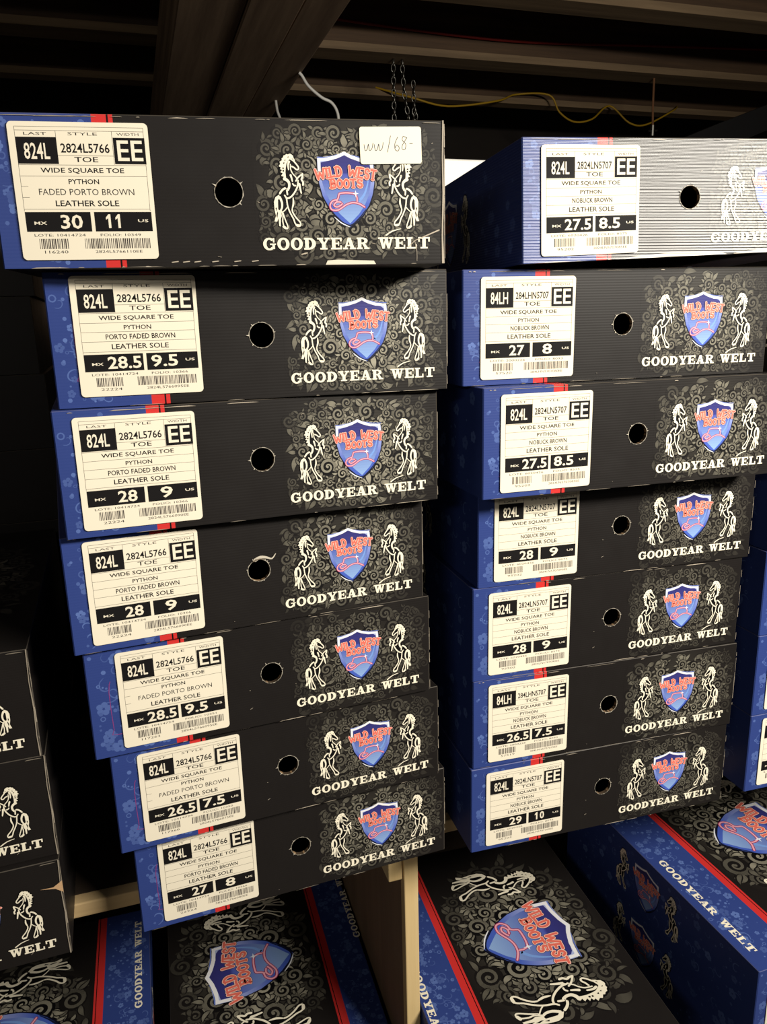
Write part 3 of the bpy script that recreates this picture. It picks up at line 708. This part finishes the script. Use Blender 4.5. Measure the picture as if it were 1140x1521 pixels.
def sag(mb, ox, oz):
    """the top right box is crushed at the front: its lower edge bulges and curls up, its lid lifts on the right"""
    for i, (x, y, z) in enumerate(mb.v):
        u = max(0, min(1, (x + ox) / W)); t = (z + oz) / H; k = max(0.0, 1 - max(0, y) / (.25 * D))
        zt = H + .0055 + .005 * u; zb = .003 + .012 * u
        z2 = zb + (zt - zb) * t
        mb.v[i] = (x, y - .0075 * (1 - z2 / H) * k, z + (z2 - oz - z) * k)
VAR = {}
def variant(kind):
    if kind not in VAR:
        ex = None; kw = {}
        if kind == 'creased':                                   # top left box: creased corner, torn lower edge
            ex = Art(); q = lambda *p: [(u * W, v * H) for u, v in p]
            ex.stroke(q((.985, .24), (.945, .19), (.925, .165)), .0011, mixc(BLACK, WEAR, .9), 0, .0006, 2)
            ex.stroke(q((.925, .165), (.93, .09), (.93, .02)), .0007, mixc(BLACK, WEAR, .6), 4 * UM, .0004, 2)
            ex.stroke(q((.925, .165), (.91, .12)), .0008, mixc(BLACK, WEAR, .8), 6 * UM, .0004, 1)
            ex.poly(q((.71, 0), (.83, 0), (.825, .025), (.78, .03), (.74, .035), (.715, .03)), lin((222, 214, 196)), 8 * UM)
            ex.stroke(q((.655, .075), (.668, .085)), .0009, WEAR, 8 * UM, None, 1)
            for k, u in enumerate((.36, .385, .41, .45, .5, .54)): ex.stroke(q((u, .03), (u + .014, .035)), .0007, WEAR, 8 * UM, None, 1)
            ex.ribbon(q((.995, .0), (.993, .2), (.996, .5), (.994, .75), (.996, 1)), [.0022, .0012, .0014, .0008, .001], mixc(BLACK, WEAR, .8), 10 * UM)
            kw = dict(wear=16)
        if kind == 'ridged':
            ex = Art(); q = lambda *p: [(u * W, v * H) for u, v in p]
            ex.poly(q((.30, 0), (.62, 0), (.60, .02), (.45, .035), (.34, .02)), lin((206, 198, 184)), 0)
            ex.poly(q((.64, 0), (.99, 0), (.98, .035), (.86, .05), (.72, .03)), lin((206, 198, 184)), 2 * UM)
            kw = dict(gloss=True, wear=14)
        if kind == 'ridged': kw['warp'] = sag; kw['strength'] = .5
        kw.setdefault('strength', {'a': 1.0, 'b': .72, 'c': .42, 'd': .0, 'e': .0}.get(kind, .8))
        if kind in 'de' and len(kind) == 1:
            ex = Art(); q = lambda *p: [(u * W, v * H) for u, v in p]
            ex.ribbon(q((.996, 0), (.994, .2), (.997, .45), (.994, .7), (.997, 1)), [.0012, .0008, .0013, .0007, .001], mixc(BLACK, WEAR, .6), 0)
            if kind == 'd': ex.poly(q((1, .66), (1, .78), (.975, .73), (.94, .735), (.98, .71)), lin((196, 160, 122)), 4 * UM)
        wp = kw.get('warp')
        g = kw.get('gloss', False); p = kind == 'plain'
        cut = .010 if kind == 'trim' else .018 if kind == 'slim' else 0.0
        sd = {'a': 11, 'b': 12, 'c': 13}.get(kind, 14)
        VAR[kind] = (carton_mesh(sd, cut, extra=ex, plain=p, **kw), lid_mesh(21, cut, g, p, wp), hole_mesh(sd, 1 if wp else 0, wp))
    return VAR[kind]
HOLES = {1: hole_mesh(31, 1), 2: hole_mesh(32, 2)}

BASE = Matrix
def boot_box(x, y, z, yaw, label, group, kind='a', lab=None, loff=(.054, .06), tilt=0.0, turned=False, torn=0, roll=0.0):
    """x, y: front left corner; z: underside; yaw in radians"""
    ca, sa = math.cos(yaw), math.sin(yaw)
    r = bpy.data.objects.new('boot_box', None); C.objects.link(r); r.empty_display_size = .05
    r.location = (x + ca * W / 2 - sa * D / 2, y + sa * W / 2 + ca * D / 2, z)
    r.rotation_euler = (tilt, roll, yaw + (math.pi if turned else 0))
    tag(r, label, 'boot box', group)
    cm, lm, hm = variant(kind); off = (-W / 2, -D / 2, 0)
    sg = sag if kind == 'ridged' else None
    link('carton', cm, r, off); link('lid', lm, r, off)
    if kind != 'plain': link('finger_hole', HOLES.get(torn, hm) if not sg else hm, r, off)
    if lab:
        o = link('size_label', label_mesh(*lab, warp=sg), r, (off[0] + loff[0] * W, off[1] - .00095, loff[1] * H)); o['label'] = 'cream printed size label with barcodes'
    return r

zk = lambda k: 0.159 - k * PITCH + .0002          # underside of level k (1 = top) in the standing stacks
GL_, GR_ = 'boot boxes in the left stack', 'boot boxes in the right stack'
PF, FP, NB = 'PORTO FADED BROWN', 'FADED PORTO BROWN', 'NOBUCK BROWN'
left = [
 (-.092, .7002, -.1213, 'creased', ('824L', '2824L5766', FP, '30', '11', '10414724', '10349', '116240', '2824L5766110EE', True), 0, 'top black boot box of the left stack, with a handwritten price sticker'),
 (-.0671, .7236, -.0085, 'a', ('824L', '2824L5766', PF, '28.5', '9.5', '10414724', '10366', '22224', '2824L5766095EE', False), 1, 'second boot box from the top of the left stack, label reading 28.5'),
 (-.073, .7143, .0507, 'a', ('824L', '2824L5766', PF, '28', '9', '10414724', '10366', '22224', '2824L5766090EE', False), 1, 'third boot box from the top of the left stack, intact hole, label reading 28'),
 (-.0804, .7248, .0899, 'b', ('824L', '2824L5766', PF, '28', '9', '10414724', '10366', '22224', '2824L5766090EE', False), 2, 'fourth boot box of the left stack, paper torn back beside its finger hole'),
 (-.0743, .7321, .0706, 'c', ('824L', '2824L5766', FP, '28.5', '9.5', '10414724', '10351', '117263', '2824L5766095EE', True), 0, 'fifth boot box of the left stack, faded porto brown label reading 28.5'),
 (-.062, .7391, .0685, 'c', ('824L', '2824L5766', FP, '26.5', '7.5', '10414724', '10350', '117260', '2824L5766075EE', True), 1, 'sixth boot box of the left stack, label reading 26.5'),
 (-.0512, .7562, .0483, 'b', ('824L', '2824L5766', PF, '27', '8', '10414724', '10366', '22224', '2824L5766080EE', False), 1, 'bottom boot box of the left stack, label reading 27, above the upright panel')]
LOFF_L = [(.045, .055), (.056, .08), (.044, .055), (.05, .06), (.078, .06), (.07, .06), (.066, .06)]
for k, (x, y, a, kind, lab, torn, text) in enumerate(left, 1):
    b = boot_box(x, y, zk(k), a, text, GL_, kind, lab, LOFF_L[k - 1], torn=torn)
    if k == 1: top_left = b
# price sticker on the top box
mb = MB(); sticker(mb, 0, 0, .052, .0285, .0022, .0001, .0005, lin((246, 238, 214)))
a = Art(); ink = lin((84, 82, 90)); sc = .001
for st in ([(3.5, 15), (4.2, 10.5), (6, 11.5), (7.2, 15.5), (7.8, 10.5), (10, 12), (11, 16)], [(12, 15), (12.8, 10.5), (14.6, 11.5), (15.8, 15.5), (16.4, 10.5), (18.6, 12), (19.6, 16.5)],
           [(23, 9), (26, 21.5)], [(32, 20.5), (29.5, 15.5), (29.6, 11), (32, 10), (33, 12.5), (31, 14.5), (29.6, 12.5)], [(39.5, 20), (36.6, 21), (36, 18), (38.6, 15.2), (38, 11.2), (35.6, 11.4), (36, 14.6), (39.8, 20)], [(42, 15.5), (44.5, 15.5)]):
    a.stroke([(p[0] * sc, p[1] * sc) for p in st], .00055, ink, 0, None, 4, True)
mb.lay(a, (0, 0, 0), (1, 0, 0), (0, 0, 1), (0, -1, 0), .00052)
o = link('price_sticker', mb.mesh('price_sticker', M_PAPER), top_left, (-W / 2 + .800 * W, -D / 2 - .00095, .695 * H)); o.rotation_euler.y = -.02; o['label'] = 'cream sticker with a handwritten price'

n5 = '2824LN5707'; h5 = '284LHN5707'
right = [
 (.371, .722, -.10, 'ridged', ('824L', n5, NB, '27.5', '8.5', '6020426', '8575', '95202', '2824LN5707085EE', False), 1, 'shiny ridged top boot box of the right stack, label reading 27.5'),
 (.3148, .7339, -.0528, 'b', ('84LH', h5, NB, '27', '8', '2000226', '8093', '57520', '284LHN5707080EE', False), 1, 'second boot box from the top of the right stack, label reading 27'),
 (.3264, .7089, -.0231, 'b', ('824L', n5, NB, '27.5', '8.5', '6020426', '8575', '95202', '2824LN5707085EE', False), 1, 'third boot box of the right stack, jutting out, label reading 27.5'),
 (.343, .756, -.0395, 'c', ('824L', n5, NB, '28', '9', '6020426', '8575', '95202', '2824LN5707090EE', False), 1, 'fourth boot box of the right stack, shaded by the jutting one above it'),
 (.3377, .7573, -.0347, 'c', ('824L', n5, NB, '28', '9', '6020426', '8575', '95202', '2824LN5707090EE', False), 1, 'fifth boot box from the top of the right stack, label reading 28'),
 (.3389, .7584, -.0466, 'b', ('84LH', h5, NB, '26.5', '7.5', '2000226', '8093', '57519', '284LHN5707075EE', False), 0, 'sixth boot box of the right stack, label reading 26.5'),
 (.3362, .7565, -.0351, 'c', ('824L', n5, NB, '29', '10', '6020426', '8575', '95203', '2824LN5707100EE', False), 0, 'bottom boot box of the right stack, label reading 29')]
for k, (x, y, a_, kind, lab, torn, text) in enumerate(right, 1):
    boot_box(x, y, zk(k), a_, text, GR_, kind, lab, (.053, .05), torn=torn)
# cropped stack at the right edge
for k, x, y, lab, text in ((4, .741, .750, None, 'topmost visible boot box of the stack cut off by the right edge'),
                           (5, .739, .749, None, 'scuffed second boot box of the stack at the right edge'),
                           (6, .7388, .748, ('69', '', '', '2', '', '', '', '', 'a', False), 'third boot box of the stack at the right edge, label just showing'),
                           (7, .7386, .7475, ('69', '', '', '2', '', '', '', '', 'b', False), 'bottom boot box of the stack at the right edge, label cut by the frame')):
    boot_box(x, y, zk(k), -.03, text, 'boot boxes at the right edge', 'c', lab, (.05, .06))
# cropped stack at the left edge, and the plain stack in the second row behind it
for k, rx, y, a_, text in ((5, -.1256, .7608, .032, 'upper boot box of the front stack at the left edge'),
                           (6, -.1231, .7614, .040, 'middle boot box of the front stack at the left edge'),
                           (7, -.1231, .7532, .036, 'lowest boot box of the front stack at the left edge, torn right corner')):
    boot_box(rx - W * math.cos(a_), y - W * math.sin(a_), zk(k), a_, text, 'boot boxes at the left edge', 'd' if k == 7 else 'e')
names = ['topmost', 'second', 'third', 'fourth', 'fifth', 'sixth', 'lowest']
for k in range(1, 8):
    a_ = .03; rx = -.137 + (.004, -.003, .003, .006, 0, 0, 0)[k - 1]
    boot_box(rx - W * math.cos(a_), 1.29, zk(k), a_, names[k - 1] + ' plain black box of the shadowy second row stack at far left', 'plain black boxes in the second row', 'plain')
# boxes lying on the lower shelf
GB = 'flat boot boxes on the lower shelf'
boot_box(-.440, .902, DECK + .0008, -.005, 'flat boot box at the lower left corner, blue edge pointing right', GB, 'b', None, turned=True)
boot_box(-.053, .935, DECK + .0008, -.022, 'flat boot box below the left stack with its crest upside down', GB, 'slim', None, turned=True)
boot_box(.300, .732, DECK + PITCH + .0008, -.043, 'flat boot box below the right stack, whole crest and both horses showing', GB, 'trim')
boot_box(.303, .738, DECK + .0008, -.03, 'boot box hidden beneath the flat one below the right stack', GB, 'trim')
dl = ('69', '', '', '2', '', '', '', '', 'c', False)
boot_box(.7411, .6913, DECK + 2 * PITCH + .0008, .026, 'raised boot box at the lower right corner, blue edge lettered in white', GB, 'c', dl)
boot_box(.7425, .695, DECK + PITCH + .0008, .024, 'boot box directly beneath the raised one at the lower right', GB, 'a')
boot_box(.745, .70, DECK + .0008, .02, 'lowest boot box of the three piled at the lower right', GB, 'b')

# ------------------------------------------------------------------ things behind and above
def tube_thing(name, pts, r, mat, label, cat, k=6, far=1.0):
    p3 = []; pts = [tuple(q * far for q in p) for p in pts]
    n = len(pts)
    for i in range(n - 1):
        p0, p1, p2, p3_ = pts[max(0, i - 1)], pts[i], pts[i + 1], pts[min(n - 1, i + 2)]
        for j in range(k):
            t = j / k; p3.append(tuple(.5 * (2 * p1[q] + (p2[q] - p0[q]) * t + (2 * p0[q] - 5 * p1[q] + 4 * p2[q] - p3_[q]) * t * t + (3 * p1[q] - p0[q] - 3 * p2[q] + p3_[q]) * t ** 3) for q in range(3)))
    p3.append(pts[-1]); mb = MB(); mb.tube(p3, r)
    o = link(name, mb.mesh(name, mat))
    for f in o.data.polygons: f.use_smooth = True
    return tag(o, label, cat)
tube_thing('yellow_cable', [(.70, 2.26, .622), (.79, 2.2, .585), (.90, 2.2, .568), (1.05, 2.2, .589), (1.13, 2.24, .62), (1.215, 2.2, .613), (1.25, 2.2, .57), (1.30, 2.2, .546), (1.36, 2.2, .556), (1.43, 2.22, .60), (1.487, 2.2, .552), (1.547, 2.2, .549), (1.64, 2.2, .592), (1.70, 2.26, .622)], .0042, M_YELLOW, 'yellow electric cable looping below the farthest joist', 'cable', 6, 1.6)
tube_thing('red_cable', [(.40, 1.892, .66), (.62, 1.892, .648), (.945, 1.892, .640), (1.3, 1.892, .655), (1.75, 1.892, .675)], .005, M_REDCABLE, 'thin dark red cable stapled along a ceiling joist', 'cable', 6, 1.605)
tube_thing('white_wire', [(.560, 2.56, .730), (.569, 2.56, .721), (.588, 2.56, .694), (.627, 2.56, .665), (.659, 2.56, .651), (.677, 2.56, .621), (.680, 2.56, .57)], .0046, M_WHITE, 'bent white wire hanging from the girder behind the top left box', 'wire')
tube_thing('white_wire', [(.546, 2.89, .735), (.550, 2.89, .70), (.561, 2.89, .664), (.566, 2.89, .60)], .0046, M_WHITE, 'short straight white wire under the girder edge, beside the bent one', 'wire')
# steel chain: two strands from the joist and a short loop
def chain(pts, r, name, parent):
    mb = MB(); step = .0135
    segs = []; 
    for a_, b_ in zip(pts, pts[1:]):
        a_, b_ = Vector(a_), Vector(b_); L = (b_ - a_).length; n = max(1, int(L / step))
        for i in range(n): segs.append((a_ + (b_ - a_) * ((i + .5) / n), (b_ - a_).normalized()))
    for i, (c, d) in enumerate(segs):
        side = d.cross(Vector((0, 1, 0)) if i % 2 else Vector((1, 0, 0))).normalized()
        ring = []
        for k in range(11):
            t = 2 * math.pi * k / 10; ring.append(c + d * (.0094 * math.cos(t)) + side * (.0052 * math.sin(t)))
        mb.tube(ring, r, 6)
    o = link(name, mb.mesh(name, M_STEEL), parent); 
    for f in o.data.polygons: f.use_smooth = True
ch = bpy.data.objects.new('steel_chain', None); C.objects.link(ch); ch.location = (1.048, 3.11, .957); ch.scale = (1.6, 1.6, 1.6)
tag(ch, 'steel link chain hanging in strands from a ceiling joist', 'chain')
chain([(0, 0, 0), (0, 0, -.19)], .0016, 'strand', ch)
chain([(.022, 0, 0), (.026, 0, -.07), (.038, 0, -.135), (.046, 0, -.145), (.052, 0, -.12), (.050, 0, -.045)], .0016, 'loop', ch)
chain([(.052, 0, -.10), (.064, 0, -.19)], .0016, 'strand', ch)
pc = bpy.data.objects.new('pull_cord', None); C.objects.link(pc); pc.location = (2.215, 3.11, .957); pc.scale = (1.6, 1.6, 1.6)
tag(pc, 'brown lamp pull cord with a metal end above the right stack', 'pull cord')
mb = MB(); mb.tube([(0, 0, .0), (.001, 0, -.07), (.004, 0, -.118)], .0028, 8); link('cord', mb.mesh('cord', M_CORD), pc)
mb = MB(); mb.tube([(.004, 0, -.114), (.004, 0, -.122), (.004, 0, -.140)], .006, 10); mb.tube([(-.008, 0, -.128), (.018, 0, -.126)], .003, 8); link('metal_end', mb.mesh('metal_end', M_STEEL), pc)
# dark slanting brace at the upper right, white board and wooden post in the second row
mb = MB(); p = [(1.16, 1.6, .352), (1.31, 1.6, .407), (1.75, 1.6, .56), (1.80, 1.6, .50), (1.45, 1.6, .400), (1.30, 1.6, .345)]
p = [tuple(v * 1.6 for v in q) for q in p]; n = len(p); mb.quad([(q[0], q[1], q[2]) for q in p], (1, 1, 1, 1)); mb.quad([(q[0], q[1] + .05, q[2]) for q in p][::-1], (1, 1, 1, 1))
for i in range(n):
    a_, b_ = p[i], p[(i + 1) % n]; mb.quad([a_, (a_[0], a_[1] + .05, a_[2]), (b_[0], b_[1] + .05, b_[2]), b_], (1, 1, 1, 1))
tag(link('slanting_brace', mb.mesh('slanting_brace', M_BLACKPIPE)), 'dark slanting brace below the joists at the right edge', 'brace')
mb = MB(); mb.box(.45, 1.30, SHELF, .80, 1.325, .256)
o = link('white_board', mb.mesh('white_board', M_WHITE)); add_bevel(o, .003); tag(o, 'white board showing between the two top boxes', 'board')
mb = MB(); mb.box(-.215, 1.80, SHELF, -.10, 1.845, .16)
o = link('wooden_post', mb.mesh('wooden_post', M_BEAM)); add_bevel(o, .003); tag(o, 'dim wooden post behind the plain black boxes', 'post')
